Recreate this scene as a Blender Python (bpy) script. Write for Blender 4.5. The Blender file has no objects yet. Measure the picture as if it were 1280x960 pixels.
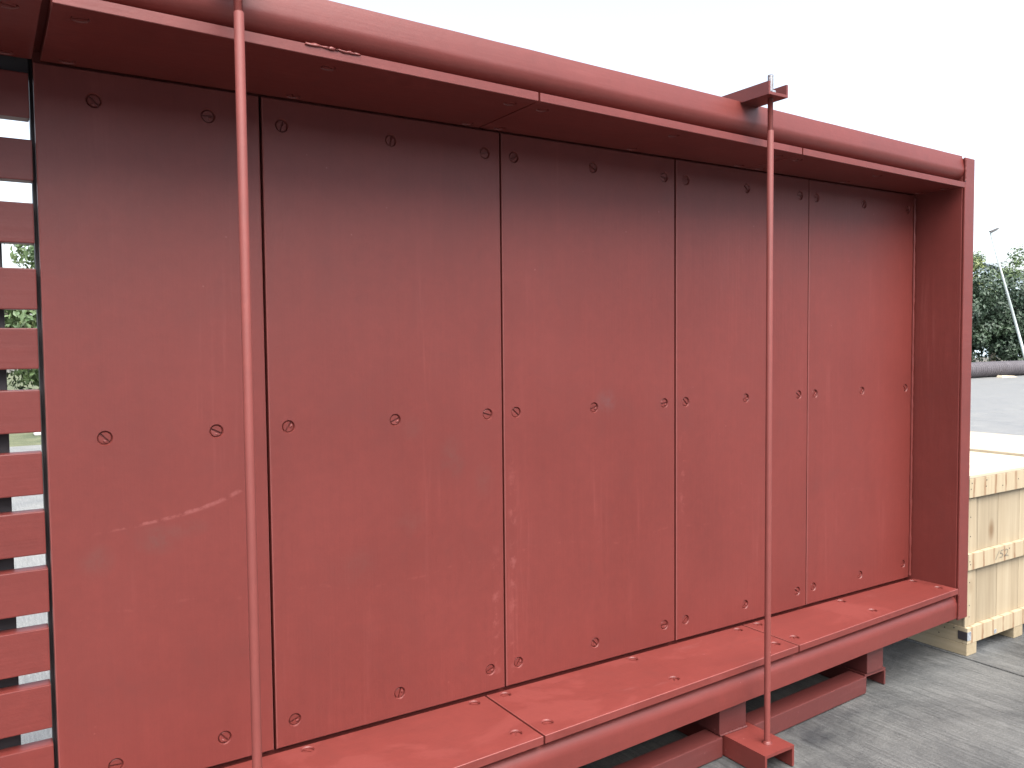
import bpy, bmesh, math, random
from mathutils import Vector, Matrix
random.seed(7)
R = math.radians
scene = bpy.context.scene
col = scene.collection

# ------------------------------------------------------------------ camera
S = 1.9            # metres per wall height (all trough sizes below are in wall heights)
G = -0.188         # ground level in wall heights
def V(x, y, z): return Vector((x * S, y * S, (z - G) * S))

cam_data = bpy.data.cameras.new('camera'); cam = bpy.data.objects.new('camera', cam_data); col.objects.link(cam)
cam_data.sensor_width = 36.0; cam_data.lens = 36.0 * 1037.9 / 1280.0
cam_data.clip_start = 0.05; cam_data.clip_end = 2000
yaw, pitch, roll = R(32.59), R(-2.77), R(-0.55)
fw = Vector((math.sin(yaw) * math.cos(pitch), math.cos(yaw) * math.cos(pitch), math.sin(pitch)))
rt = Vector((math.cos(yaw), -math.sin(yaw), 0)); up = rt.cross(fw)
r2 = rt * math.cos(roll) + up * math.sin(roll); u2 = up * math.cos(roll) - rt * math.sin(roll)
m = Matrix((r2, u2, -fw)).transposed().to_4x4(); m.translation = V(0, -1.2567, 0.6269)
cam.matrix_world = m
scene.camera = cam

# ------------------------------------------------------------------ sky, sun, exposure
SUN_EL, SUN_AZ = 58.0, 188.0        # azimuth clockwise from +Y
world = bpy.data.worlds.new('World'); scene.world = world; world.use_nodes = True
wn, wl = world.node_tree.nodes, world.node_tree.links
wn.clear()
sky = wn.new('ShaderNodeTexSky'); sky.sky_type = 'NISHITA'; sky.sun_disc = False
sky.sun_elevation = R(SUN_EL); sky.sun_rotation = R(SUN_AZ); sky.air_density = 1.0; sky.dust_density = 3.0; sky.ozone_density = 1.0
hs = wn.new('ShaderNodeHueSaturation'); hs.inputs['Saturation'].default_value = 0.52
bg = wn.new('ShaderNodeBackground'); bg.inputs['Strength'].default_value = 0.07
wo = wn.new('ShaderNodeOutputWorld')
wl.new(sky.outputs[0], hs.inputs['Color']); wl.new(hs.outputs[0], bg.inputs['Color']); wl.new(bg.outputs[0], wo.inputs['Surface'])

sd = bpy.data.lights.new('sun', 'SUN'); sd.energy = 1.5; sd.angle = R(60); sd.color = (1.0, 0.97, 0.93)
so = bpy.data.objects.new('sun', sd); col.objects.link(so)
az, el = R(SUN_AZ), R(SUN_EL)
sdir = Vector((math.sin(az) * math.cos(el), math.cos(az) * math.cos(el), math.sin(el)))
so.rotation_euler = (-sdir).to_track_quat('-Z', 'Y').to_euler()
so.location = (0, -6, 12)

vs = scene.view_settings
vs.view_transform = 'Standard'; vs.look = 'None'; vs.gamma = 1.0; vs.use_curve_mapping = False
vs.exposure = 2.55
scene.render.engine = 'CYCLES'
scene.cycles.max_bounces = 4; scene.cycles.diffuse_bounces = 3; scene.cycles.glossy_bounces = 2
scene.render.resolution_x, scene.render.resolution_y = 1024, 768

# ------------------------------------------------------------------ node helpers
class NT:
    def __init__(self, name):
        self.m = bpy.data.materials.new(name); self.m.use_nodes = True
        self.n = self.m.node_tree.nodes; self.l = self.m.node_tree.links
        self.bsdf = self.n['Principled BSDF']
        self.tc = self.n.new('ShaderNodeTexCoord')
    def set(self, sock, v):
        if isinstance(v, bpy.types.NodeSocket): self.l.new(v, sock)
        else: sock.default_value = v
    def mapping(self, scale=(1, 1, 1), loc=(0, 0, 0), rot=(0, 0, 0), src=None):
        mp = self.n.new('ShaderNodeMapping'); mp.inputs['Scale'].default_value = scale
        mp.inputs['Location'].default_value = loc; mp.inputs['Rotation'].default_value = rot
        self.l.new(src or self.tc.outputs['Object'], mp.inputs['Vector']); return mp.outputs[0]
    def noise(self, scale, detail=4, rough=0.55, vec=None, dist=0.0):
        t = self.n.new('ShaderNodeTexNoise'); t.inputs['Scale'].default_value = scale
        t.inputs['Detail'].default_value = detail; t.inputs['Roughness'].default_value = rough
        t.inputs['Distortion'].default_value = dist
        self.l.new(vec or self.tc.outputs['Object'], t.inputs['Vector']); return t.outputs['Fac']
    def ramp(self, fac, lo, hi, a=0.0, b=1.0):
        t = self.n.new('ShaderNodeMapRange'); t.clamp = True
        t.inputs['From Min'].default_value = lo; t.inputs['From Max'].default_value = hi
        t.inputs['To Min'].default_value = a; t.inputs['To Max'].default_value = b
        self.set(t.inputs['Value'], fac); return t.outputs[0]
    def math(self, op, a, b=0.0, c=0.0):
        t = self.n.new('ShaderNodeMath'); t.operation = op
        self.set(t.inputs[0], a); self.set(t.inputs[1], b); self.set(t.inputs[2], c); return t.outputs[0]
    def mix(self, fac, a, b):
        t = self.n.new('ShaderNodeMix'); t.data_type = 'RGBA'
        self.set(t.inputs[0], fac)
        for s, v in ((t.inputs[6], a), (t.inputs[7], b)):
            if isinstance(v, bpy.types.NodeSocket): self.l.new(v, s)
            else: s.default_value = (*v, 1)
        return t.outputs[2]
    def mul(self, colr, fac):
        t = self.n.new('ShaderNodeVectorMath'); t.operation = 'SCALE'
        self.set(t.inputs[0], colr); self.set(t.inputs[3], fac); return t.outputs[0]
    def bump(self, h, strength, dist=0.002, normal=None):
        t = self.n.new('ShaderNodeBump'); t.inputs['Strength'].default_value = strength
        t.inputs['Distance'].default_value = dist; self.set(t.inputs['Height'], h)
        if normal: self.l.new(normal, t.inputs['Normal'])
        return t.outputs[0]
    def out(self, color, rough, normal=None, spec=0.5, metal=0.0):
        b = self.bsdf
        if isinstance(color, bpy.types.NodeSocket): self.l.new(color, b.inputs['Base Color'])
        else: b.inputs['Base Color'].default_value = (*color, 1)
        self.set(b.inputs['Roughness'], rough); b.inputs['Specular IOR Level'].default_value = spec
        b.inputs['Metallic'].default_value = metal
        if normal: self.l.new(normal, b.inputs['Normal'])
        return self.m
    def sep(self):
        t = self.n.new('ShaderNodeSeparateXYZ'); self.l.new(self.tc.outputs['Object'], t.inputs[0]); return t.outputs
    def spot(self, c, r):
        """soft ellipsoid: 1 at c, 0 beyond radius r"""
        mp = self.n.new('ShaderNodeMapping'); mp.vector_type = 'TEXTURE'
        mp.inputs['Location'].default_value = c; mp.inputs['Scale'].default_value = r
        self.l.new(self.tc.outputs['Object'], mp.inputs['Vector'])
        g = self.n.new('ShaderNodeTexGradient'); g.gradient_type = 'SPHERICAL'
        self.l.new(mp.outputs[0], g.inputs[0]); return g.outputs['Fac']

RED = (0.126, 0.0218, 0.0172)
def red_paint(name, streak=(60, 60, 2.5), patches=0.0, smudges=(), chips=0.0, base=RED, extra=None, r0=0.40):
    t = NT(name)
    def tone(k, add=0.0): return tuple(min(1, v * k + add) for v in base)
    cloud = t.noise(1.3, 2, 0.6); fine = t.noise(24, 4, 0.68)
    st = t.noise(1.0, 3, 0.6, t.mapping(streak))
    k = t.math('MULTIPLY_ADD', cloud, 0.34, 0.83); k = t.math('MULTIPLY', k, t.math('MULTIPLY_ADD', fine, 0.30, 0.85))
    k = t.math('MULTIPLY', k, t.math('MULTIPLY_ADD', st, 0.10, 0.95))
    mot = t.noise(1.0, 3, 0.6, t.mapping(tuple(6 if v > 10 else .9 for v in streak), (5, 2, 3)))
    k = t.math('MULTIPLY', k, t.math('MULTIPLY_ADD', mot, 0.22, 0.89))
    rgb = t.n.new('ShaderNodeRGB'); rgb.outputs[0].default_value = (*base, 1)
    c = t.mul(rgb.outputs[0], k)
    gm = t.math('MULTIPLY', t.ramp(t.noise(4.2, 5, 0.72, dist=.5), 0.50, 0.66), t.ramp(fine, .38, .6))
    c = t.mix(t.math('MULTIPLY', gm, 0.42), c, tone(.70, .004))
    if patches:
        pn = t.noise(2.1, 5, 0.62, dist=0.6)
        c = t.mix(t.math('MULTIPLY', t.ramp(pn, 0.53, 0.57), patches), c, tone(1.22, .006))
        c = t.mix(t.math('MULTIPLY', t.ramp(pn, 0.40, 0.36), patches * .8), c, tone(.85))
        dn = t.noise(1.0, 5, .7, t.mapping((2, 9, 9), (4, 1, 2), rot=(0, 0, .3)))
        c = t.mix(t.math('MULTIPLY', t.ramp(dn, .63, .75), .30), c, tone(1.4, .05))
    # pale dust runs
    sc = t.math('MULTIPLY', t.ramp(st, 0.52, 0.72), t.ramp(mot, 0.55, 0.68))
    c = t.mix(t.math('MULTIPLY', sc, 0.22), c, tone(1.5, .03))
    # tiny specks of chipped paint
    v = t.n.new('ShaderNodeTexVoronoi'); v.inputs['Scale'].default_value = 15; t.l.new(t.tc.outputs['Object'], v.inputs['Vector'])
    sp = t.math('MULTIPLY', t.ramp(v.outputs['Distance'], 0.055, 0.03), t.ramp(cloud, 0.55, 0.60))
    c = t.mix(t.math('MULTIPLY', sp, 0.4 + chips), c, tone(1.6, .07))
    sp2 = t.math('MULTIPLY', t.ramp(v.outputs['Distance'], 0.022, 0.014), t.ramp(cloud, 0.42, 0.38))
    c = t.mix(t.math('MULTIPLY', sp2, 0.6), c, tone(.3))
    for (cen, rad, colr, amt) in smudges:
        f = t.math('MULTIPLY', t.ramp(t.spot(cen, rad), 0.05, 0.8), t.ramp(fine, 0.36, 0.66))
        c = t.mix(t.math('MULTIPLY', f, amt * .75), c, colr)
    if extra: c = extra(t, c, fine, cloud, tone)
    rough = t.math('MULTIPLY_ADD', cloud, 0.16, r0)
    nb = t.bump(t.math('ADD', t.math('MULTIPLY', cloud, 6.0), t.math('ADD', st, t.math('MULTIPLY', fine, 1.2))), 0.12, 0.004)
    return t.out(c, rough, nb, spec=0.46)

def wall_extra(t, c, fine, cloud, tone):
    """long rubbed scuff on the left panel and rubbed strips beside some joints"""
    o = t.sep(); x, z = o[0], o[2]
    x0, x1 = 0.118 * S, 0.326 * S
    u = t.ramp(x, x0, x1)
    zc = t.math('MULTIPLY_ADD', t.math('POWER', u, 4.0), 0.045, t.math('MULTIPLY_ADD', u, 0.040, (0.371 - G) * S))
    wob = t.math('MULTIPLY_ADD', fine, 0.014, -0.007)
    d = t.math('ABSOLUTE', t.math('SUBTRACT', t.math('SUBTRACT', z, zc), wob))
    f = t.ramp(t.math('DIVIDE', d, t.math('MULTIPLY_ADD', u, 0.006, 0.0035)), 1.0, 0.35)
    gr = t.ramp(fine, 0.42, 0.60)
    f = t.math('MULTIPLY', f, t.math('MULTIPLY', t.ramp(x, x0, x0 + 0.10), t.ramp(x, x1 + 0.004, x1 - 0.004)))
    c = t.mix(t.math('MULTIPLY', t.math('MULTIPLY', f, gr), 0.5), c, tone(1.65, .045))
    for xs, z0, z1 in ((0.802, 0.0, 0.45), (0.765, 0.0, 0.30), (1.222, 0.25, 0.5)):
        d = t.math('ABSOLUTE', t.math('SUBTRACT', x, xs * S))
        f = t.math('MULTIPLY', t.ramp(d, 0.020, 0.004), t.ramp(fine, 0.52, 0.68))
        f = t.math('MULTIPLY', f, t.math('MULTIPLY', t.ramp(z, (z0 - G) * S, (z0 + 0.04 - G) * S), t.ramp(z, (z1 - G) * S, (z1 - 0.12 - G) * S)))
        c = t.mix(t.math('MULTIPLY', f, 0.42), c, tone(1.6, .04))
    # faint chalk line low across the middle panels
    zz = t.math('MULTIPLY_ADD', cloud, 0.30, (0.17 - G) * S)
    d = t.math('ABSOLUTE', t.math('SUBTRACT', z, zz))
    f = t.math('MULTIPLY', t.ramp(d, 0.006, 0.002), t.ramp(fine, 0.50, 0.62))
    c = t.mix(t.math('MULTIPLY', f, 0.13), c, tone(1.5, .03))
    return c

def P3(x, z): return tuple(V(x, 0, z))
GREY = (0.085, 0.037, 0.031)
smud = [(P3(0.125, 0.335), (0.055, 0.1, 0.055), GREY, 0.65), (P3(0.205, 0.355), (0.075, 0.1, 0.055), GREY, 0.75),
        (P3(0.25, 0.365), (0.06, 0.1, 0.03), GREY, 0.6), (P3(0.68, 0.435), (0.06, 0.1, 0.09), GREY, 0.55),
        (P3(0.605, 0.49), (0.05, 0.1, 0.05), GREY, 0.35), (P3(0.742, 0.385), (0.05, 0.1, 0.08), GREY, 0.45),
        (P3(1.02, 0.515), (0.06, 0.1, 0.055), (0.10, 0.055, 0.055), 0.7), (P3(0.50, 0.27), (0.09, 0.1, 0.07), GREY, 0.35),
        (P3(0.60, 0.33), (0.07, 0.1, 0.05), GREY, 0.35)]
M = {}
M['wall'] = red_paint('red_oxide_panel_paint', smudges=smud, extra=wall_extra)
M['liner'] = red_paint('red_oxide_liner_paint', streak=(2, 40, 40), patches=0.5, chips=0.2)
M['frame'] = red_paint('red_oxide_frame_paint', streak=(2, 60, 60), chips=0.2)
M['slat'] = red_paint('red_oxide_slat_paint', streak=(2, 60, 60))
M['rod'] = red_paint('red_oxide_rod_paint', streak=(60, 60, 6), base=(0.150, 0.031, 0.025), chips=0.2, r0=0.55)
M['worn'] = red_paint('rubbed_edge_paint', streak=(40, 40, 40), base=(0.19, 0.052, 0.045))
M['skid'] = red_paint('red_oxide_skid_shade_toned', streak=(2, 60, 60), base=(0.085, 0.019, 0.017))  # darker red carries the shade under the trough rim

t = NT('zinc_steel'); n1 = t.noise(60, 4)
M['zinc'] = t.out(t.mix(t.ramp(n1, .35, .65), (.28, .30, .33), (.50, .53, .55)), t.math('MULTIPLY_ADD', n1, .3, .3), t.bump(n1, .2), metal=0.6)
t = NT('black_steel'); n1 = t.noise(12, 4)
M['black'] = t.out(t.mix(n1, (.012, .010, .011), (.03, .022, .024)), 0.6)

def concrete(name='broomed_concrete', gain=0.47, lo=(.060, .063, .066), bg=0.75):
    t = NT(name)
    broom = t.noise(1.0, 4, 0.65, t.mapping((70, 3.0, 2), rot=(0, 0, R(3))))
    mid = t.noise(1.7, 7, 0.74, dist=0.4); fine = t.noise(110, 4, 0.8)
    c = t.mix(t.ramp(mid, .34, .60), lo, (.185, .185, .176))
    c = t.mix(t.math('MULTIPLY', t.ramp(mid, .60, .72), 0.7), c, (.26, .26, .245))
    k = t.math('MULTIPLY', t.math('MULTIPLY_ADD', t.ramp(broom, .32, .68), bg * .8, 1 - bg * .4), t.math('MULTIPLY_ADD', fine, 1.9, 0.05))
    c = t.mul(c, t.math('MULTIPLY', k, gain))
    h = t.math('ADD', broom, t.math('MULTIPLY', fine, 0.4))
    return t.out(c, t.math('MULTIPLY_ADD', mid, .3, .42), t.bump(h, 0.6, 0.005), spec=0.5)
M['concrete'] = concrete(); M['concrete_pale'] = concrete('dry_pale_concrete', 0.88, (.145, .147, .145), .4)
t = NT('soil'); n1 = t.noise(0.4, 6)
M['soil'] = t.out(t.mix(n1, (.05, .045, .035), (.12, .11, .09)), 0.95)
t = NT('short_grass'); n1 = t.noise(1.2, 6, .7)
M['grass'] = t.out(t.mix(t.ramp(n1, .35, .65), (.045, .062, .028), (.12, .125, .065)), 0.9, t.bump(t.noise(20, 5), .8, .05))

def wood(name, a, b, grain=(26, 26, 1.2), knots=True, stripes=None):
    t = NT(name)
    oi = t.n.new('ShaderNodeObjectInfo')
    va = t.n.new('ShaderNodeVectorMath'); va.operation = 'ADD'; t.l.new(t.tc.outputs['Object'], va.inputs[0])
    cmb = t.n.new('ShaderNodeCombineXYZ')
    for i in range(3): t.l.new(t.math('MULTIPLY', oi.outputs['Random'], 17.0 + 9 * i), cmb.inputs[i])
    t.l.new(cmb.outputs[0], va.inputs[1]); vec = va.outputs[0]
    g = t.noise(1.0, 5, 0.6, t.mapping(grain, src=vec), dist=0.35); big = t.noise(2.5, 3, .5, vec)
    c = t.mix(t.ramp(g, .3, .7), a, b)
    c = t.mul(c, t.math('MULTIPLY_ADD', big, .35, .82)); c = t.mul(c, t.math('MULTIPLY_ADD', oi.outputs['Random'], .26, .80))
    if knots:
        v = t.n.new('ShaderNodeTexVoronoi'); v.inputs['Scale'].default_value = 1.0
        t.l.new(t.mapping((5.5, 5.5, 3.1), src=vec), v.inputs['Vector'])
        c = t.mix(t.math('MULTIPLY', t.ramp(v.outputs['Distance'], .20, .05), .75), c, (.13, .07, .03))
    if stripes:
        o = t.sep(); s = t.math('FRACT', t.math('DIVIDE', t.math('ADD', o[stripes], t.math('MULTIPLY', t.noise(9, 2), .01)), .052))
        f = t.ramp(t.math('ABSOLUTE', t.math('SUBTRACT', s, .5)), .10, .03)
        c = t.mix(t.math('MULTIPLY', f, t.math('MULTIPLY', t.ramp(t.noise(14, 3), .3, .6), .65)), c, (.2, .12, .06))
    return t.out(c, .62, t.bump(g, .15, .002), spec=.35)
PA, PB = (.265, .208, .134), (.345, .285, .195)
M['wood_v'] = wood('pine_boards_upright', PA, PB, (26, 26, 1.2))
M['wood_y'] = wood('pine_skid_along_depth', (.29, .23, .14), (.37, .30, .20), (40, 1.2, 40), knots=False)
M['wood_top'] = wood('pale_plywood', (.42, .35, .25), (.50, .43, .32), (1.2, 14, 20), knots=False)

# striped batten material (cross bands of the laminated timber)
def batten_mat():
    t = NT('laminated_batten')
    o = t.sep(); nz = t.noise(9, 3)
    s = t.math('FRACT', t.math('DIVIDE', t.math('ADD', o[0], t.math('MULTIPLY', nz, .03)), .098))
    band = t.ramp(t.math('ABSOLUTE', t.math('SUBTRACT', s, .5)), .13, .02)
    g = t.noise(1.0, 4, .6, t.mapping((40, 40, 2)))
    c = t.mix(t.ramp(g, .3, .7), (.30, .235, .15), (.37, .31, .21))
    c = t.mix(t.math('MULTIPLY', band, t.ramp(t.noise(13, 3), .28, .6, .35, .9)), c, (.19, .10, .05))
    return t.out(c, .6, t.bump(g, .15, .002), spec=.35)
M['batten'] = batten_mat()

# ------------------------------------------------------------------ mesh helpers
def link(name, bm, mat, parent=None, smooth=False):
    me = bpy.data.meshes.new(name); bm.normal_update(); bm.to_mesh(me); bm.free()
    me.materials.append(mat)
    if smooth:
        for p in me.polygons: p.use_smooth = True
    o = bpy.data.objects.new(name, me); col.objects.link(o)
    if parent: o.parent = parent
    return o
def empty(name, loc=(0, 0, 0)):
    """an Empty at the world origin keeps every part in world coordinates"""
    o = bpy.data.objects.new(name, None); col.objects.link(o); o.location = loc; o.empty_display_size = 0.2; return o
def tag(o, label, cat, group=None, kind=None):
    o['label'] = label
    if cat: o['category'] = cat
    if group: o['group'] = group
    if kind: o['kind'] = kind
    return o
def hexa(bm, pts, bevel=0.0):
    """box from 8 points: bottom ring of four, top ring of four"""
    vs_ = [bm.verts.new(p) for p in pts]
    fs = [bm.faces.new([vs_[i] for i in f]) for f in ((3, 2, 1, 0), (4, 5, 6, 7), (0, 1, 5, 4), (1, 2, 6, 5), (2, 3, 7, 6), (3, 0, 4, 7))]
    if bevel:
        es = list({e for f in fs for e in f.edges})
        bmesh.ops.bevel(bm, geom=es, offset=bevel, segments=2, profile=0.6, affect='EDGES')
    bmesh.ops.recalc_face_normals(bm, faces=bm.faces)
def box(bm, a, b, bevel=0.0):
    (x0, y0, z0), (x1, y1, z1) = a, b
    hexa(bm, [(x0, y0, z0), (x1, y0, z0), (x1, y1, z0), (x0, y1, z0), (x0, y0, z1), (x1, y0, z1), (x1, y1, z1), (x0, y1, z1)], bevel)
def boxu(bm, a, b, bevel=0.0): box(bm, V(*a), V(*b), bevel)
def one(name, a, b, mat, parent, bevel=0.003):
    bm = bmesh.new(); boxu(bm, a, b, bevel); return link(name, bm, mat, parent)
def lathe(bm, prof, base, axis, seg=20, cap=True):
    axis = Vector(axis).normalized(); q = axis.to_track_quat('Z', 'Y')
    rings = []
    for r, h in prof:
        rings.append([bm.verts.new(Vector(base) + q @ Vector((r * math.cos(2 * math.pi * i / seg), r * math.sin(2 * math.pi * i / seg), h))) for i in range(seg)])
    for a, b in zip(rings, rings[1:]):
        for i in range(seg): bm.faces.new((a[i], a[(i + 1) % seg], b[(i + 1) % seg], b[i]))
    if cap:
        bm.faces.new(rings[0][::-1]); bm.faces.new(rings[-1])

def ray_quad(c, ang, quad):
    d = Vector((math.cos(ang), math.sin(ang))); best = None
    for i in range(4):
        a, b = quad[i], quad[(i + 1) % 4]; e = b - a
        den = d.x * e.y - d.y * e.x
        if abs(den) < 1e-12: continue
        w = a - c; tt = (w.x * e.y - w.y * e.x) / den; s = (w.x * d.y - w.y * d.x) / den
        if tt > 0 and -1e-6 <= s <= 1 + 1e-6 and (best is None or tt < best): best = tt
    return c + d * best
def holed_plate(name, quad, splits_u, splits_v, holes, r, thick, depth, to3, mat, parent, bev=0.003):
    """A real plate with drilled, countersunk holes. quad: 4 2-D corners (u0v0,u1v0,u1v1,u0v1), in metres;
    holes: list of (u index, v index, centre). to3(p, d): 2-D point and depth below the face -> 3-D."""
    bm = bmesh.new()
    q = [Vector(p) for p in quad]; cen = sum(q, Vector((0, 0))) / 4
    qi = []
    for i in range(4):
        p = q[i]; e1 = (q[(i + 1) % 4] - p).normalized(); e0 = (q[i - 1] - p).normalized(); qi.append(p + (e1 + e0) * bev)
    def bil(u, v, Q): return (Q[0] * (1 - u) + Q[1] * u) * (1 - v) + (Q[3] * (1 - u) + Q[2] * u) * v
    su, sv = [0] + splits_u + [1], [0] + splits_v + [1]
    hd = {(i, j): Vector(c) for i, j, c in holes}
    cache = {}
    def vert(p, d=0.0):
        k = (round(p.x, 5), round(p.y, 5), round(d, 5))
        if k not in cache: cache[k] = bm.verts.new(to3(p, d))
        return cache[k]
    for i in range(len(su) - 1):
        for j in range(len(sv) - 1):
            cell = [bil(su[i], sv[j], qi), bil(su[i + 1], sv[j], qi), bil(su[i + 1], sv[j + 1], qi), bil(su[i], sv[j + 1], qi)]
            c = hd.get((i, j))
            if c is None:
                bm.faces.new([vert(p) for p in cell]); continue
            angs = sorted([2 * math.pi * k / 20 + 0.013 for k in range(20)])
            cor = [math.atan2((p - c).y, (p - c).x) % (2 * math.pi) for p in cell]
            angs = sorted([a for a in angs if all(abs((a - b + math.pi) % (2 * math.pi) - math.pi) > 0.03 for b in cor)] + cor)
            outer = [ray_quad(c, a, cell) for a in angs]
            ins = [c + Vector((math.cos(a), math.sin(a))) * r for a in angs]
            in2 = [c + Vector((math.cos(a), math.sin(a))) * r * 0.88 for a in angs]
            n = len(angs)
            for k in range(n):
                k2 = (k + 1) % n
                fl = []
                for vv in (vert(outer[k]), vert(outer[k2]), vert(ins[k2]), vert(ins[k])):
                    if vv not in fl: fl.append(vv)
                if len(fl) > 2: bm.faces.new(fl)
                bm.faces.new((vert(ins[k]), vert(ins[k2]), vert(in2[k2], depth * .45), vert(in2[k], depth * .45)))
                bm.faces.new((vert(in2[k], depth * .45), vert(in2[k2], depth * .45), vert(in2[k2], depth), vert(in2[k], depth)))
            bm.faces.new([vert(p, depth) for p in in2])
    for i in range(4):
        k = (i + 1) % 4
        bm.faces.new((vert(qi[i]), vert(qi[k]), vert(q[k], bev), vert(q[i], bev))).material_index = 1
        bm.faces.new((vert(q[i], bev), vert(q[k], bev), vert(q[k], thick), vert(q[i], thick)))
    bm.faces.new([vert(p, thick) for p in q])
    bmesh.ops.recalc_face_normals(bm, faces=bm.faces)
    o = link(name, bm, mat, parent); o.data.materials.append(M['worn']); return o

# slotted bolt heads (a few chipped variants, shared by all bolts); face +Z
def bolt_mesh(k):
    rnd = random.Random(40 + k); bm = bmesh.new(); r = 0.0158; hw = 0.0022 + 0.0006 * rnd.random(); dp = 0.0045
    for s in (1, -1):
        pts = []; a0 = math.asin(hw / r)
        for i in range(11):
            a = a0 + (math.pi - 2 * a0) * i / 10
            pts.append(Vector((r * math.cos(a) * s, r * math.sin(a) * s, 0)))
        tilt = (rnd.random() - .4) * 0.0022
        top = [bm.verts.new((p.x * .90, p.y * .90 if abs(p.y) > hw * 1.05 else p.y, tilt * (abs(p.y) / r))) for p in pts]
        mid = [bm.verts.new((p.x, p.y, -0.0014)) for p in pts]
        bot = [bm.verts.new((p.x, p.y, -dp)) for p in pts]
        bm.faces.new(top)
        n = len(pts)
        for i in range(n):
            j = (i + 1) % n
            bm.faces.new((top[i], mid[i], mid[j], top[j])); bm.faces.new((mid[i], bot[i], bot[j], mid[j]))
    # lump of weld left on the head
    if k != 1:
        ang = rnd.uniform(-1.2, 0.2); rr = r * .55
        lv = bmesh.ops.create_icosphere(bm, subdivisions=1, radius=0.0048)['verts']
        for v in lv: v.co = Vector((v.co.x * rnd.uniform(.8, 1.5), v.co.y * rnd.uniform(.6, 1.1), v.co.z * .55)) + Vector((rr * math.cos(ang), rr * math.sin(ang), 0.0008))
    bmesh.ops.recalc_face_normals(bm, faces=bm.faces)
    me = bpy.data.meshes.new('bolt'); bm.to_mesh(me); bm.free(); me.materials.append(M['frame']); return me
BOLTS = [bolt_mesh(k) for k in range(5)]
def bolt(parent, pos, normal, plain=False):
    o = bpy.data.objects.new('bolt', BOLTS[1] if plain else random.choice(BOLTS)); col.objects.link(o); o.parent = parent
    q = Vector(normal).to_track_quat('Z', 'Y')
    o.rotation_mode = 'QUATERNION'; o.location = pos
    from mathutils import Quaternion
    o.rotation_quaternion = q @ Quaternion((0, 0, 1), random.uniform(-1.0, 1.4))
    return o

# ------------------------------------------------------------------ ground
bm = bmesh.new(); box(bm, (-400, -400, -0.3), (400, 400, -0.02)); o = link('ground', bm, M['soil']); o['kind'] = 'structure'
ground = o
SL = 6.0
x_off = 2.098 * S; y_off = 0.9
bm = bmesh.new(); g2 = 0.006
box(bm, (-SL / 2 + g2, -SL / 2 + g2, -0.15), (SL / 2 - g2, SL / 2 - g2, 0), 0.006)
slab_me = None
def place_slab(cx, cy, w, h):
    global slab_me
    b = bmesh.new(); box(b, (cx - w / 2 + g2, cy - h / 2 + g2, -0.15), (cx + w / 2 - g2, cy + h / 2 - g2, 0), 0.005)
    o = link('concrete_slab', b, M['concrete'] if cx < 9 and -6 < cy < 2 else M['concrete_pale'], ground); return o
bm.free()
for i in range(-5, 9):
    for j in range(-3, 6):
        cx, cy = x_off + (i + .5) * SL, y_off + (j + .5) * SL - SL
        if cx < 2.5 and cy > 13: continue           # grass verge at the back left
        if cy > 26: continue
        place_slab(cx, cy, SL, SL)
bm = bmesh.new(); box(bm, (-60, 12.95, -0.2), (x_off - .02, 60, -0.005)); o = link('grass_verge', bm, M['grass']); o['kind'] = 'structure'

# ------------------------------------------------------------------ the steel trough
def yf(x, off=0.0): return -(0.154 - 0.0497 * (x - 1.4)) - off
trough = empty('steel_trough')
tag(trough, 'huge red oxide painted steel trough lying on its side, lined with bolted plates and slats', 'steel trough')

# back panels
PX = [0.0682, 0.3632, 0.7838, 1.2030, 1.6222, 2.0385]
BZ = [0.0433, 0.5030, 0.9590]
BX = [[0.140, 0.288], [0.3947, 0.5736, 0.7515], [0.8121, 0.9906, 1.1723], [1.2314, 1.4126, 1.5891], [1.6485, 1.8281, 2.0098]]
gap = 0.0021
def wall3(p, d): return Vector((p.x, d, p.y))
for i in range(5):
    dy = random.uniform(-0.0015, 0.0015)
    x0, x1 = (PX[i] + gap) * S, (PX[i + 1] - gap) * S
    if i == 4: x1 = (PX[5] + 0.002) * S
    z0, z1 = (0.004 - G) * S, (0.9985 - G) * S
    bx = [b * S for b in BX[i]]; bz = [(b - G) * S for b in BZ]
    su = [((bx[k] + bx[k + 1]) / 2 - x0) / (x1 - x0) for k in range(len(bx) - 1)]
    sv = [((bz[k] + bz[k + 1]) / 2 - z0) / (z1 - z0) for k in range(2)]
    holes = [(a, b, (bx[a], bz[b])) for a in range(len(bx)) for b in range(3)]
    pl = holed_plate('lining_panel', [(x0, z0), (x1, z0), (x1, z1), (x0, z1)], su, sv, holes, 0.0196, 0.026, 0.0085,
                     lambda p, d, dy=dy: Vector((p.x, d + dy, p.y)), M['wall'], trough)
    for a in bx:
        for b in bz: bolt(pl, (a, 0.0035 + dy, b), (0, -1, 0))
one('backing_plate', (0.0705, 0.0175, -0.018), (2.06, 0.0250, 1.0180), M['frame'], trough, 0)

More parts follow.
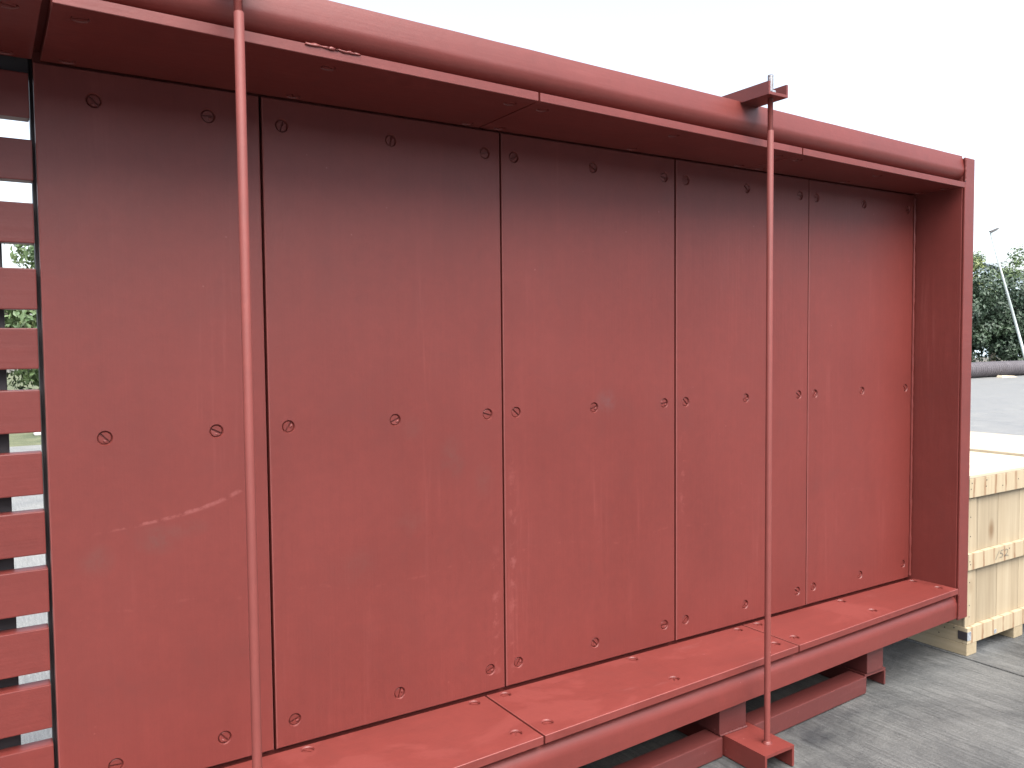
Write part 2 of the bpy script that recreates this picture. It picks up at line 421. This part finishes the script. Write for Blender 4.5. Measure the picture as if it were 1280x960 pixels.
# floor and roof liners (bottom and top sides of the trough)
LX = [-0.585, 0.0765, 0.739, 1.4015, 2.0545]
for side in (0, 1):
    for i in range(4):
        g_ = 0.0022 if i else 0.0022
        if side == 1 and i == 1: pass
        x0, x1 = LX[i] + 0.002, LX[i + 1] - 0.002
        if i == 0: x1 -= 0.006 if side else 0.002
        yb = -0.0035
        def bxy(x): return V(x, 0, 0).x
        quad = [(x0 * S, yf(x0) * S), (x1 * S, yf(x1) * S), (x1 * S, yb * S), (x0 * S, yb * S)]
        xm = (x0 + x1) / 2
        cols = [x0 + 0.030, xm, x1 - 0.030]
        if i == 3: cols[2] = 2.030 - .006
        holes = []
        for a, bxp in enumerate(cols):
            holes += [(a, 0, (bxp * S, (yf(bxp) + 0.036) * S)), (a, 1, (bxp * S, -0.0185 * S))]
        zz = 0.0 if side == 0 else 1.0; sg = -1 if side == 0 else 1
        pl = holed_plate('floor_liner' if side == 0 else 'roof_liner', quad, [0.28, 0.72], [0.5], holes, 0.0205, 0.0132 * S, 0.0085,
                         lambda p, d: Vector((p.x, p.y, (zz - G) * S + sg * d)), M['liner'], trough, bev=0.0013)
        for a, b, c in holes: bolt(pl, (c[0], c[1], (zz - G) * S + sg * (0.0055 if side == 0 else 0.0012)), (0, 0, -sg), True)

# side plates folded outwards into a rounded flange
def flange(name, sg, z_in, z_out, xa, xb, rad=0.028, th=0.006, steps=8, lean=0.2):
    bm = bmesh.new()
    prof = []                                   # (offset back from the front plane, z), outer skin
    prof.append((None, z_in)); prof.append((rad, z_in))
    for k in range(1, steps + 1):
        a = (math.pi / 2) * k / steps
        prof.append((rad - rad * math.sin(a), z_in + sg * (rad - rad * math.cos(a))))
    prof.append((0.0, z_out)); prof.append((th, z_out))
    for k in range(steps, -1, -1):
        a = (math.pi / 2) * k / steps; ri = rad - th
        prof.append((rad - ri * math.sin(a), z_in + sg * (rad - ri * math.cos(a))))
    prof.append((None, z_in + sg * th))
    n = 40; rings = []
    for i in range(n + 1):
        x = xa + (xb - xa) * i / n
        rings.append([bm.verts.new(V(x, 0.055 if o_ is None else yf(x, -0.0045) + o_ + lean * max(0.0, sg * (z - z_in) - rad) + (random.uniform(-.0004, .0004) if o_ is not None else 0), z + random.uniform(-.0003, .0003))) for o_, z in prof])
    for a, b in zip(rings, rings[1:]):
        for k in range(len(prof)):
            k2 = (k + 1) % len(prof); bm.faces.new((a[k], a[k2], b[k2], b[k]))
    bm.faces.new(rings[0]); bm.faces.new(rings[-1][::-1])
    bmesh.ops.recalc_face_normals(bm, faces=bm.faces)
    o = link(name, bm, M['frame'], trough, smooth=True)
    md = o.modifiers.new('edge_split', 'EDGE_SPLIT'); md.split_angle = R(40)
    return o
flange('lower_side_plate', -1, -0.0185, -0.0775, -0.6, 2.0595, lean=0.04)
flange('upper_side_plate', 1, 1.0185, 1.0795, -0.6, 2.0595)

# end wall with its front flange
def quad_prism(name, poly, z0, z1, mat, parent, bev=0.003):
    bm = bmesh.new(); hexa(bm, [V(x, y, z0) for x, y in poly] + [V(x, y, z1) for x, y in poly], bev)
    return link(name, bm, mat, parent)
fe = yf(2.06)
quad_prism('end_wall', [(2.0395, 0.055), (2.0585, fe + .009), (2.0665, fe + .009), (2.0475, 0.055)], -0.0815, 1.0735, M['wall'], trough)
quad_prism('end_flange', [(2.0598, fe + .0030), (2.107, fe + .0052), (2.107, fe + .0122), (2.0598, fe + .0085)], -0.083, 1.0755, M['frame'], trough, .004)
quad_prism('end_stiffener', [(2.048, 0.0475), (2.1, 0.0475), (2.1, 0.055), (2.048, 0.055)], -0.083, 1.072, M['frame'], trough)

# weld beads
def bead(name, pts, r, parent, mat, sub=46, jit=.35):
    bm = bmesh.new(); rnd = random.Random(len(name) + int(pts[0].x * 100)); rings = []
    for i in range(sub + 1):
        p = pts[0].lerp(pts[1], i / sub); ax = (pts[1] - pts[0]).normalized(); q = ax.to_track_quat('Z', 'Y')
        rr = r * (1 + rnd.uniform(-jit, jit))
        rings.append([bm.verts.new(p + q @ Vector((rr * math.cos(a * math.pi / 4), rr * math.sin(a * math.pi / 4), 0))) for a in range(8)])
    for a, b in zip(rings, rings[1:]):
        for k in range(8): bm.faces.new((a[k], a[(k + 1) % 8], b[(k + 1) % 8], b[k]))
    return link(name, bm, mat, parent, smooth=True)
bead('corner_weld', [V(2.0375, -0.001, 0.01), V(2.0375, -0.001, 0.99)], 0.006, trough, M['frame'], 90)
bead('flange_weld', [V(2.061, fe + .003, 1.018), V(2.061, fe + .003, 1.069)], 0.005, trough, M['frame'], 14)
bead('flange_weld', [V(2.061, fe + .003, -0.075), V(2.061, fe + .003, -0.02)], 0.005, trough, M['frame'], 14)
# torn paint / drip along the upper liner edge
bm = bmesh.new(); rnd = random.Random(3)
for k in range(11):
    x = 0.372 + 0.0062 * k + rnd.uniform(-.003, .003); l = bmesh.ops.create_icosphere(bm, subdivisions=1, radius=1)['verts']
    s3 = (0.010 + .014 * rnd.random(), 0.0028, 0.0016 + .003 * rnd.random())
    for v in l: v.co = Vector((v.co.x * s3[0], v.co.y * s3[1], v.co.z * s3[2])) + V(x, yf(x) - .0008, 1.0125 + rnd.uniform(-.001, .0015))
link('spatter_lump', bm, M['frame'], trough, smooth=True)

# slats of the grid at the left
tops = [0.9845, 0.8990, 0.8168, 0.7318, 0.6538, 0.5722, 0.4893, 0.4102, 0.3330, 0.2521, 0.1752, 0.0926]
bots = [0.9264, 0.8460, 0.7644, 0.6781, 0.5998, 0.5159, 0.4327, 0.3522, 0.2737, 0.1936, 0.1154, 0.0345]
for a, b in zip(tops, bots):
    dx = random.uniform(-.0012, .0012); dy = random.uniform(-.001, .001)
    one('slat', (-0.585, 0.0045 + dy, b), (0.0655 + dx, 0.0285 + dy, a), M['slat'], trough, 0.003)
one('slat_post', (-0.02, 0.0305, 0.02), (0.0285, 0.055, 0.993), M['black'], trough)
one('slat_post', (0.0664, 0.0300, 0.004), (0.0745, 0.055, 1.0178), M['black'], trough)
one('slat_post', (-0.585, 0.0305, 0.02), (-0.53, 0.055, 0.993), M['black'], trough)
one('cross_tie', (-0.585, 0.016, 0.9868), (0.0662, 0.052, 1.0180), M['black'], trough)

# ------------------------------------------------------------------ skid under the trough
skid = empty('steel_skid')
tag(skid, 'low dark red steel skid of beams and pads on the concrete beneath the trough', 'skid')
ZT = -0.1455
def beam(x0, x1):
    bm = bmesh.new(); d0, d1 = yf(x0) + .0255, yf(x1) + .0285; w = .045
    hexa(bm, [V(x0, d0, G + .002), V(x1, d1, G + .002), V(x1, d1 + w, G + .002), V(x0, d0 + w, G + .002),
              V(x0, d0, ZT - .001), V(x1, d1, ZT - .001), V(x1, d1 + w, ZT - .001), V(x0, d0 + w, ZT - .001)], .004)
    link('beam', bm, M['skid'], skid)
def channel(name, x0, x1, y0, y1, zweb, zleg, th, mat, parent):
    """U section along Y: web at zweb, legs to zleg"""
    bm = bmesh.new(); s = 1 if zweb > zleg else -1
    pr = [(x0, zleg), (x0, zweb), (x1, zweb), (x1, zleg), (x1 - th, zleg), (x1 - th, zweb - s * th * 1.1), (x0 + th, zweb - s * th * 1.1), (x0 + th, zleg)]
    rings = [[bm.verts.new(V(x, y, z)) for x, z in pr] for y in (y0, y1)]
    for k in range(8): k2 = (k + 1) % 8; bm.faces.new((rings[0][k], rings[0][k2], rings[1][k2], rings[1][k]))
    for rg in rings:
        bm.faces.new((rg[0], rg[1], rg[6], rg[7])); bm.faces.new((rg[1], rg[2], rg[5], rg[6])); bm.faces.new((rg[2], rg[3], rg[4], rg[5]))
    bmesh.ops.recalc_face_normals(bm, faces=bm.faces)
    return link(name, bm, mat, parent)
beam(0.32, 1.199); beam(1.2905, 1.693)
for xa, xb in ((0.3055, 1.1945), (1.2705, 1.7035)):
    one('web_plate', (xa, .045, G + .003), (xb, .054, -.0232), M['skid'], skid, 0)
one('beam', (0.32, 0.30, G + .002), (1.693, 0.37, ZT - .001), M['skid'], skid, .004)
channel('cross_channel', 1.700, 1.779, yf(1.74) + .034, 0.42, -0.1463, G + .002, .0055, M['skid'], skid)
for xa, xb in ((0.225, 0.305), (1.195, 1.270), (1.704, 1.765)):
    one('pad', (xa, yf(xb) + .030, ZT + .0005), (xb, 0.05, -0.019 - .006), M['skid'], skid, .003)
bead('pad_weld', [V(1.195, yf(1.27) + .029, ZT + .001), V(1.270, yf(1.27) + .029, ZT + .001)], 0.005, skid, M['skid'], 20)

# ------------------------------------------------------------------ tie rods with their clamp channels
def clamp(x, y, label, xl, xr, wl_, wr_):
    c = empty('tie_rod_clamp'); tag(c, label, 'tie rod', 'tie rods clamping the trough to its skid')
    channel('bottom_channel', xl, xr, y - .034, 0.42, ZT, G + .002, .0055, M['frame'], c)
    channel('top_channel', wl_, wr_, y - .020, 0.32, 1.0765, 1.1000, .0045, M['frame'], c)
    bm = bmesh.new(); lathe(bm, [(0.0111, 0), (0.0113, .5), (0.0112, (1.0184 - ZT) * S - .002), (0.0102, (1.0184 - ZT) * S)], V(x, y, ZT), (0.0005, 0, 1), 20)
    r = link('rod', bm, M['rod'], c, smooth=True); r.modifiers.new('edge_split', 'EDGE_SPLIT').split_angle = R(40)
    bm = bmesh.new(); prof = []; h = 0.0; H = (1.1185 - 1.0184) * S
    while h < H: prof += [(0.0088, h), (0.0098, h + .00125)]; h += .0025
    lathe(bm, prof, V(x, y, 1.0184), (0, 0, 1), 16)
    th = link('thread', bm, M['frame'], c)
    bm = bmesh.new(); prof = [(0.0102 - .0008 * (k % 2), k * .00125) for k in range(int((1.1190 - 1.0815) * S / .00125))]
    lathe(bm, prof, V(x, y, 1.0815), (0, 0, 1), 16); link('thread_tip', bm, M['zinc'], c)
    bm = bmesh.new(); lathe(bm, [(0.017, 0), (0.0185, .002), (0.0185, .014), (0.017, .016)], V(x, y, 1.0818), (0, 0, 1), 6)
    link('nut', bm, M['zinc'], c)
    bm = bmesh.new(); lathe(bm, [(0.019, -.001), (0.0195, .001), (0.013, .006), (0.0115, .009)], V(x, y, ZT), (0, 0, 1), 18)
    for v in bm.verts: v.co += Vector((random.uniform(-.0012, .0012), random.uniform(-.0012, .0012), 0))
    link('rod_weld', bm, M['liner'], c, smooth=True)
    return c
clamp(1.2505, -0.2, 'slim red tie rod in front of the right panels, channel brackets at both ends', 1.2055, 1.2875, 1.2224, 1.275)
clamp(0.2680, -0.25, 'slim red tie rod crossing the leftmost panel, its ends out of view', 0.2250, 0.3070, 0.2418, 0.2944)

# ------------------------------------------------------------------ wooden crate at the right
crate = empty('wooden_crate')
tag(crate, 'pale pine shipping crate with battens and strapped corners beside the end of the trough', 'crate')
CX0, CX1, CY0, CY1 = 2.111, 3.07, -0.115, 0.62
def cz(m_): return G + m_ / S
ztop = 0.2716; e = .0126
# skids
for x in (CX0 - .0, 2.345, 2.70, 3.02):
    one('runner', (x, CY0 + .001, G), (x + .047, CY1 - .001, -0.1575), M['wood_y'], crate, .003)
# front boards (upright), each a board
x = CX0 + e; k = 0; wd = [v * 1.6 for v in (.032, .062, .070, .066, .074, .060, .068, .072, .064, .07, .066, .072, .066, .07, .066)]
i = 0
while x < CX1 - e - .005:
    w = min(wd[i % len(wd)], CX1 - e - x); one('front_board', (x + .0006, CY0 + e, -0.157), (x + w - .0006, CY0 + e + .010, ztop - .0005), M['wood_v'], crate, .0012); x += w; i += 1
y = CY0 + e + .0105; i = 3
while y < CY1 - .005:
    w = min(wd[i % len(wd)], CY1 - y); one('side_board', (CX0 + e, y + .0006, -0.157), (CX0 + e + .010, y + w - .0006, ztop - .0005), M['wood_v'], crate, .0012); y += w; i += 1
one('corner_post', (CX0 + .001, CY0 + .0075, -0.1145), (CX0 + .046, CY0 + e - .0005, ztop - .053), M['wood_v'], crate, .0015)
one('corner_post', (CX0 + .003, CY0 + e, -0.1145), (CX0 + e - .0005, CY0 + .05, ztop - .053), M['wood_v'], crate, .0015)
for za, zb in ((-0.157, -0.115), (0.0346, 0.0772), (0.222, ztop)):
    one('front_batten', (CX0, CY0, za), (CX1, CY0 + e - .0005, zb), M['batten'], crate, .002)
    one('side_batten', (CX0, CY0 + e, za), (CX0 + e - .0006, CY1, zb), M['wood_y'], crate, .002)
# lid boards and the raised lid section
y = CY0; i = 0
while y < CY1 - .01:
    w = min(.105, CY1 - y); one('lid_board', (CX0, y + .0005, ztop + .0006), (2.584, y + w - .0005, ztop + .008), M['wood_top'], crate, .0012); y += w
one('lid_sheet', (2.586, CY0, ztop + .0006), (CX1, CY1, ztop + .016), M['wood_top'], crate, .002)
# straps and nails
one('strap', (CX0 - .0012, CY0 - .0012, -0.1475), (CX0 + .016, CY0 + .0, -0.1255), M['zinc'], crate, .0004)
one('strap', (CX0 - .0013, CY0, -0.1475), (CX0 - .0001, CY0 + .024, -0.1255), M['black'], crate, .0004)
one('strap', (2.240, CY0 - .001, -0.1535), (2.251, CY0 - .0001, -0.1425), M['zinc'], crate, .0004)
for (y, z) in ((.06, -.128), (.075, -.146), (.035, -.122)):
    bm = bmesh.new(); lathe(bm, [(.0032, 0), (.0032, .0012), (.0020, .002)], V(CX0, CY0 + y, z), (-1, 0, 0), 8); link('nail', bm, M['black'], crate)
for (x, z) in ((.006, .245), (.010, .260), (.006, .058), (.009, .050), (.078, .246), (.080, .262), (.16, .24), (.20, .066), (.24, .25)):
    bm = bmesh.new(); lathe(bm, [(.0032, 0), (.0032, .0010), (.0020, .0016)], V(CX0 + x, CY0, z), (0, -1, 0), 8); link('nail', bm, M['black'], crate)
for z in (.17, .12, .0, -.06, -.09):
    bm = bmesh.new(); lathe(bm, [(.0030, 0), (.0030, .0010), (.0020, .0016)], V(CX0 + .02, CY0 + .0075, z), (0, -1, 0), 8); link('nail', bm, M['black'], crate)
# handwritten mark on the middle batten
def strokes(name, polys, org, sc, r, mat, parent):
    bm = bmesh.new()
    for pl in polys:
        pts = [Vector((org.x + px * sc * 1.5, org.y, org.z + pz * sc)) for px, pz in pl]
        for a, b in zip(pts, pts[1:]):
            d = (b - a); n = Vector((-d.z, 0, d.x)).normalized() * r; d = d.normalized() * r * .6
            vs4 = [bm.verts.new(p) for p in (a - n - d, b - n + d, b + n + d, a + n - d)]; bm.faces.new(vs4)
    return link(name, bm, mat, parent)
t = NT('marker_ink'); M['ink'] = t.out((.09, .09, .085), .6)
mk = [[(0, 0), (.55, 1.0)],
      [(1.25, 1.0), (.85, .95), (.75, .6), (1.0, .62), (1.15, .4), (1.0, .1), (.65, .15)],
      [(1.45, .8), (1.7, 1.0), (1.95, .8), (1.85, .5), (1.4, .12), (1.7, .22), (2.05, .1)]]
strokes('handwritten_number', mk, V(2.240, CY0 - .0012, .0455), .040, .0015, M['ink'], crate)

# ------------------------------------------------------------------ corrugated pipe behind the yard
pipe = empty('corrugated_pipe'); tag(pipe, 'long grey ribbed pipe lying across the far side of the yard', 'pipe')
t = NT('ribbed_grey_plastic'); n1 = t.noise(3, 5)
M['pipe'] = t.out(t.mix(n1, (.045, .039, .044), (.10, .088, .096)), .6)
px0, px1, py, pr = 32.6, 50.0, 15.7, 0.31
bm = bmesh.new(); prof = []; h = 0.0; rnd = random.Random(5)
while h < px1 - px0:
    w = rnd.uniform(.13, .19); rr = pr * (1 + rnd.uniform(-.02, .02))
    prof += [(rr - .035, h), (rr, h + .025), (rr, h + w - .05), (rr - .035, h + w - .02)]; h += w
lathe(bm, prof, (px0, py, pr + .015), (1, 0.012, 0), 28, cap=False)
lathe(bm, [(pr - .06, 0), (pr - .06, 6)], (px0, py, pr + .015), (1, 0.012, 0), 24, cap=False)
link('ribbed_wall', bm, M['pipe'], pipe, smooth=False)
bm = bmesh.new(); lathe(bm, [(pr - .06, 0), (pr + .002, -.02), (pr + .004, .03)], (px0 - .01, py, pr + .015), (1, .012, 0), 28, cap=False)
t = NT('pale_plastic'); M['pale'] = t.out((.6, .58, .55), .5)
link('rim', bm, M['pale'], pipe, smooth=True)
ch = empty('timber_chock'); tag(ch, 'short pale timber wedged under the ribbed pipe', 'timber')
bm = bmesh.new(); hexa(bm, [(34.6, 15.1, 0), (35.6, 15.0, 0), (35.6, 15.3, 0), (34.6, 15.35, 0), (34.65, 15.15, .09), (35.5, 15.1, .05), (35.5, 15.28, .05), (34.65, 15.32, .09)], .01)
link('block', bm, M['wood_top'], ch)

# ------------------------------------------------------------------ leaning lamp post
lp = empty('lamp_post'); tag(lp, 'tall thin leaning lamp post with a small flat head before the hedge', 'lamp post')
t = NT('pale_galvanised'); M['galv'] = t.out((.34, .38, .37), .45, metal=.2)
b0, b1 = Vector((39.9, 16.6, 0)), Vector((38.1, 17.5, 6.28)); d = b1 - b0
bm = bmesh.new(); lathe(bm, [(.12, 0), (.12, .02), (.062, .03), (.055, d.length * .5), (.03, d.length)], b0, d, 14)
link('pole', bm, M['galv'], lp, smooth=True)
bm = bmesh.new(); lathe(bm, [(.03, 0), (.028, .35)], b1, (.86, -.45, .45), 8); link('arm', bm, M['galv'], lp, smooth=True)
bm = bmesh.new(); hexa(bm, [tuple(b1 + Vector(p)) for p in ((-.12, -.08, .02), (.22, -.26, .16), (.27, -.14, .16), (-.07, .05, .02), (-.11, -.06, .07), (.22, -.24, .22), (.26, -.14, .22), (-.07, .04, .07))], .01)
link('lamp_head', bm, M['black'], lp)

# ------------------------------------------------------------------ far shed
t = NT('pale_blue_cladding'); o_ = t.sep(); M['clad'] = t.out((.50, .60, .66), .5)
t = NT('blocker_cladding'); M['blocker'] = t.out(t.mix(t.noise(.6, 3), (.36, .44, .54), (.42, .50, .60)), .6)  # for the added building; pale blue tints reflections in the red paint
t = NT('window_glass'); M['glass'] = t.out((.03, .04, .05), .08)
t = NT('grey_roof'); M['roof'] = t.out((.30, .34, .37), .5)
shed = empty('metal_shed'); tag(shed, 'pale blue metal shed far behind the hedge with a sloping grey roof', 'shed')
sc_ = Vector((78, 38, 0))
bm = bmesh.new(); hexa(bm, [(66, 36, 0), (96, 36, 0), (96, 60, 0), (66, 60, 0), (66, 36, 8.5), (96, 36, 5.4), (96, 60, 5.4), (66, 60, 8.5)]); link('wall', bm, M['clad'], shed)
bm = bmesh.new(); hexa(bm, [(65, 35.4, 8.62), (97, 35.4, 5.32), (97, 60.5, 5.32), (65, 60.5, 8.62), (65, 35.4, 8.82), (97, 35.4, 5.52), (97, 60.5, 5.52), (65, 60.5, 8.82)]); link('roof', bm, M['roof'], shed)
for k in range(14):
    bm = bmesh.new(); x = 67 + 2.1 * k; box(bm, (x, 35.9, .1), (x + .12, 35.99, 8.2 - .103 * (x - 66))); link('rib', bm, M['clad'], shed)

# ------------------------------------------------------------------ workshop added unseen behind the camera to block low sky
WY = -13.0
ws = empty('sky_blocker'); tag(ws, 'long grey blue building on the near side of the yard, behind the viewer', 'building')
bm = bmesh.new(); box(bm, (-34, WY - 22, 0), (40, WY, 4.1)); link('wall', bm, M['blocker'], ws)
bm = bmesh.new()
prof = [(WY + .5, 4.11), (WY - 11, 6.2), (WY - 22.5, 4.11), (WY - 22.5, 4.35), (WY - 11, 6.45), (WY + .5, 4.35)]
rg = [[bm.verts.new((x, y, z)) for y, z in prof] for x in (-34.6, 40.6)]
for k in range(6): bm.faces.new((rg[0][k], rg[0][(k + 1) % 6], rg[1][(k + 1) % 6], rg[1][k]))
bm.faces.new(rg[0]); bm.faces.new(rg[1][::-1]); bmesh.ops.recalc_face_normals(bm, faces=bm.faces)
link('roof', bm, M['roof'], ws)
for k in range(8):
    x = -31 + 9 * k
    if k % 3 == 1:
        bm = bmesh.new(); box(bm, (x, WY + .01, 0.02), (x + 4.5, WY + .09, 3.8), .02); link('roller_door', bm, M['roof'], ws)
    else:
        bm = bmesh.new(); box(bm, (x, WY + .01, 1.9), (x + 4.5, WY + .07, 3.5), .02); f_ = link('window', bm, M['galv'], ws)
        for j in range(3):
            bm = bmesh.new(); box(bm, (x + .1 + 1.47 * j, WY + .072, 2.0), (x + 1.45 + 1.47 * j, WY + .082, 3.4)); link('pane', bm, M['glass'], f_)

# ------------------------------------------------------------------ trees
def leaf_mat(name, a, b):
    t = NT(name); n_ = t.noise(0.9, 4); n2 = t.noise(9, 3)
    c = t.mix(t.ramp(n_, .35, .65), a, b); c = t.mul(c, t.math('MULTIPLY_ADD', n2, .7, .65))
    t.out(c, .5, spec=.4); t.bsdf.inputs['Transmission Weight'].default_value = 0; return t.m
M['leaf_dark'] = leaf_mat('dark_leaves', (.020, .038, .025), (.042, .070, .036))
M['leaf_mid'] = leaf_mat('mid_green_leaves', (.050, .090, .035), (.110, .150, .060))
M['leaf_pale'] = leaf_mat('pale_yellow_green_leaves', (.11, .15, .05), (.21, .23, .09))
t = NT('bark'); M['bark'] = t.out(t.mix(t.noise(9, 4), (.05, .04, .03), (.13, .11, .09)), .9)
def tree(name, x, y, h, rad, mat, label, group, leaves=5200, base=0.0, leaf=0.10, density=1.0, seed=0):
    rnd = random.Random(seed); e_ = empty(name); tag(e_, label, 'tree', group)
    bm = bmesh.new(); tips = []
    def limb(p, d, ln, r, lev):
        n = 4; q = p
        rings = []
        for i in range(n + 1):
            qq = d.to_track_quat('Z', 'Y'); rr = r * (1 - .55 * i / n)
            rings.append([bm.verts.new(q + qq @ Vector((rr * math.cos(a * math.pi / 3), rr * math.sin(a * math.pi / 3), 0))) for a in range(6)])
            if i < n:
                q = q + d * (ln / n); d = (d + Vector((rnd.uniform(-.18, .18), rnd.uniform(-.18, .18), rnd.uniform(-.05, .12)))).normalized()
        for a, b in zip(rings, rings[1:]):
            for k in range(6): bm.faces.new((a[k], a[(k + 1) % 6], b[(k + 1) % 6], b[k]))
        tips.append(q)
        if lev < 2:
            for k in range(5 if lev == 0 else 3):
                an = rnd.uniform(0, 6.28); nd = (d * .5 + Vector((math.cos(an), math.sin(an), rnd.uniform(.1, .8)))).normalized()
                limb(p.lerp(q, rnd.uniform(.35, 1)), nd, ln * rnd.uniform(.45, .7), r * .5, lev + 1)
    limb(Vector((x, y, 0)), Vector((rnd.uniform(-.1, .1), rnd.uniform(-.1, .1), 1)).normalized(), h * .5, .10 + .02 * h, 0)
    link('trunk', bm, M['bark'], e_, smooth=True)
    clumps = []
    for k in range(int(46 * density)):
        while True:
            p = Vector((rnd.uniform(-1, 1), rnd.uniform(-1, 1), rnd.uniform(-1, 1)))
            if .25 < p.length < 1: break
        zc = base + (h - base) * (.5 + .5 * p.z)
        clumps.append((Vector((x + p.x * rad, y + p.y * rad, zc)), rnd.uniform(.18, .42) * rad))
    verts, faces = [], []
    for k in range(leaves):
        c, r = rnd.choice(clumps); dv = Vector((rnd.gauss(0, 1), rnd.gauss(0, 1), rnd.gauss(0, .8))).normalized() * r * rnd.random() ** .45
        p = c + dv
        if p.z < .05: p.z = rnd.uniform(.05, .3)
        n_ = (dv.normalized() + Vector((rnd.uniform(-.8, .8), rnd.uniform(-.8, .8), rnd.uniform(-.2, 1)))).normalized()
        a = n_.orthogonal().normalized(); b = n_.cross(a); an = rnd.uniform(0, 6.28)
        a, b = a * math.cos(an) + b * math.sin(an), b * math.cos(an) - a * math.sin(an)
        s = leaf * rnd.uniform(.6, 1.4); i0 = len(verts)
        verts += [p - a * s, p + b * s * .5 + n_ * s * .15, p + a * s, p - b * s * .5 + n_ * s * .15]
        faces.append((i0, i0 + 1, i0 + 2, i0 + 3))
    me = bpy.data.meshes.new('crown'); me.from_pydata(verts, [], faces); me.materials.append(mat)
    o = bpy.data.objects.new('crown', me); col.objects.link(o); o.parent = e_
    return e_
GR = 'trees behind the yard at the right'
tree('bushy_tree', 41.5, 21.1, 4.9, 2.3, M['leaf_dark'], 'dark bushy tree right beside the edge of the trough end', GR, 18000, seed=1)
tree('bushy_tree', 44.9, 19.9, 4.2, 2.2, M['leaf_dark'], 'dark bushy tree behind the leaning lamp post', GR, 18000, seed=2)
tree('bushy_tree', 48.6, 20.4, 4.4, 2.3, M['leaf_mid'], 'mid green bushy tree right of the leaning lamp post', GR, 16000, seed=3)
tree('leafy_tree', 49.0, 25.4, 6.4, 2.0, M['leaf_pale'], 'pale yellow green tree rising above the dark bushes', GR, 3200, base=2.6, seed=4, density=.6)
tree('leafy_tree', 54.7, 25.9, 7.4, 2.6, M['leaf_mid'], 'taller loose green tree at the far right edge', GR, 4200, base=3.0, seed=5, density=.6)
tree('bushy_tree', 52.4, 21.3, 4.8, 2.4, M['leaf_dark'], 'dark bushy tree at the right edge of the photo', GR, 6000, seed=11)
GL = 'trees seen through the slats'
tree('leafy_tree', 0.3, 26.5, 5.0, 2.6, M['leaf_mid'], 'mid green tree seen through the upper slat gaps, leftmost', GL, 9000, seed=6, base=.2)
tree('leafy_tree', 2.6, 27.6, 4.6, 2.3, M['leaf_pale'], 'pale green tree seen through the upper slat gaps', GL, 8000, seed=7, base=.3)
tree('leafy_tree', -3.4, 27.0, 4.9, 2.5, M['leaf_dark'], 'dark green tree hidden mostly behind the slats', GL, 6000, seed=8, base=.2)
tree('leafy_tree', 5.6, 28.0, 4.6, 2.4, M['leaf_mid'], 'green tree behind the trough, right of the pale green tree seen through the slats', GL, 5000, seed=9, base=.3)
# pale sack on the grass seen between the slats
bm = bmesh.new(); hexa(bm, [(0.74, 14.5, -.01), (1.25, 14.5, -.01), (1.25, 14.9, -.01), (0.74, 14.9, -.01), (0.86, 14.55, .42), (1.18, 14.55, .40), (1.18, 14.85, .40), (0.86, 14.85, .42)], .05)
o = link('white_sack', bm, M['pale'], None, smooth=True); tag(o, 'small white sack on the grass seen between two slats', 'sack')
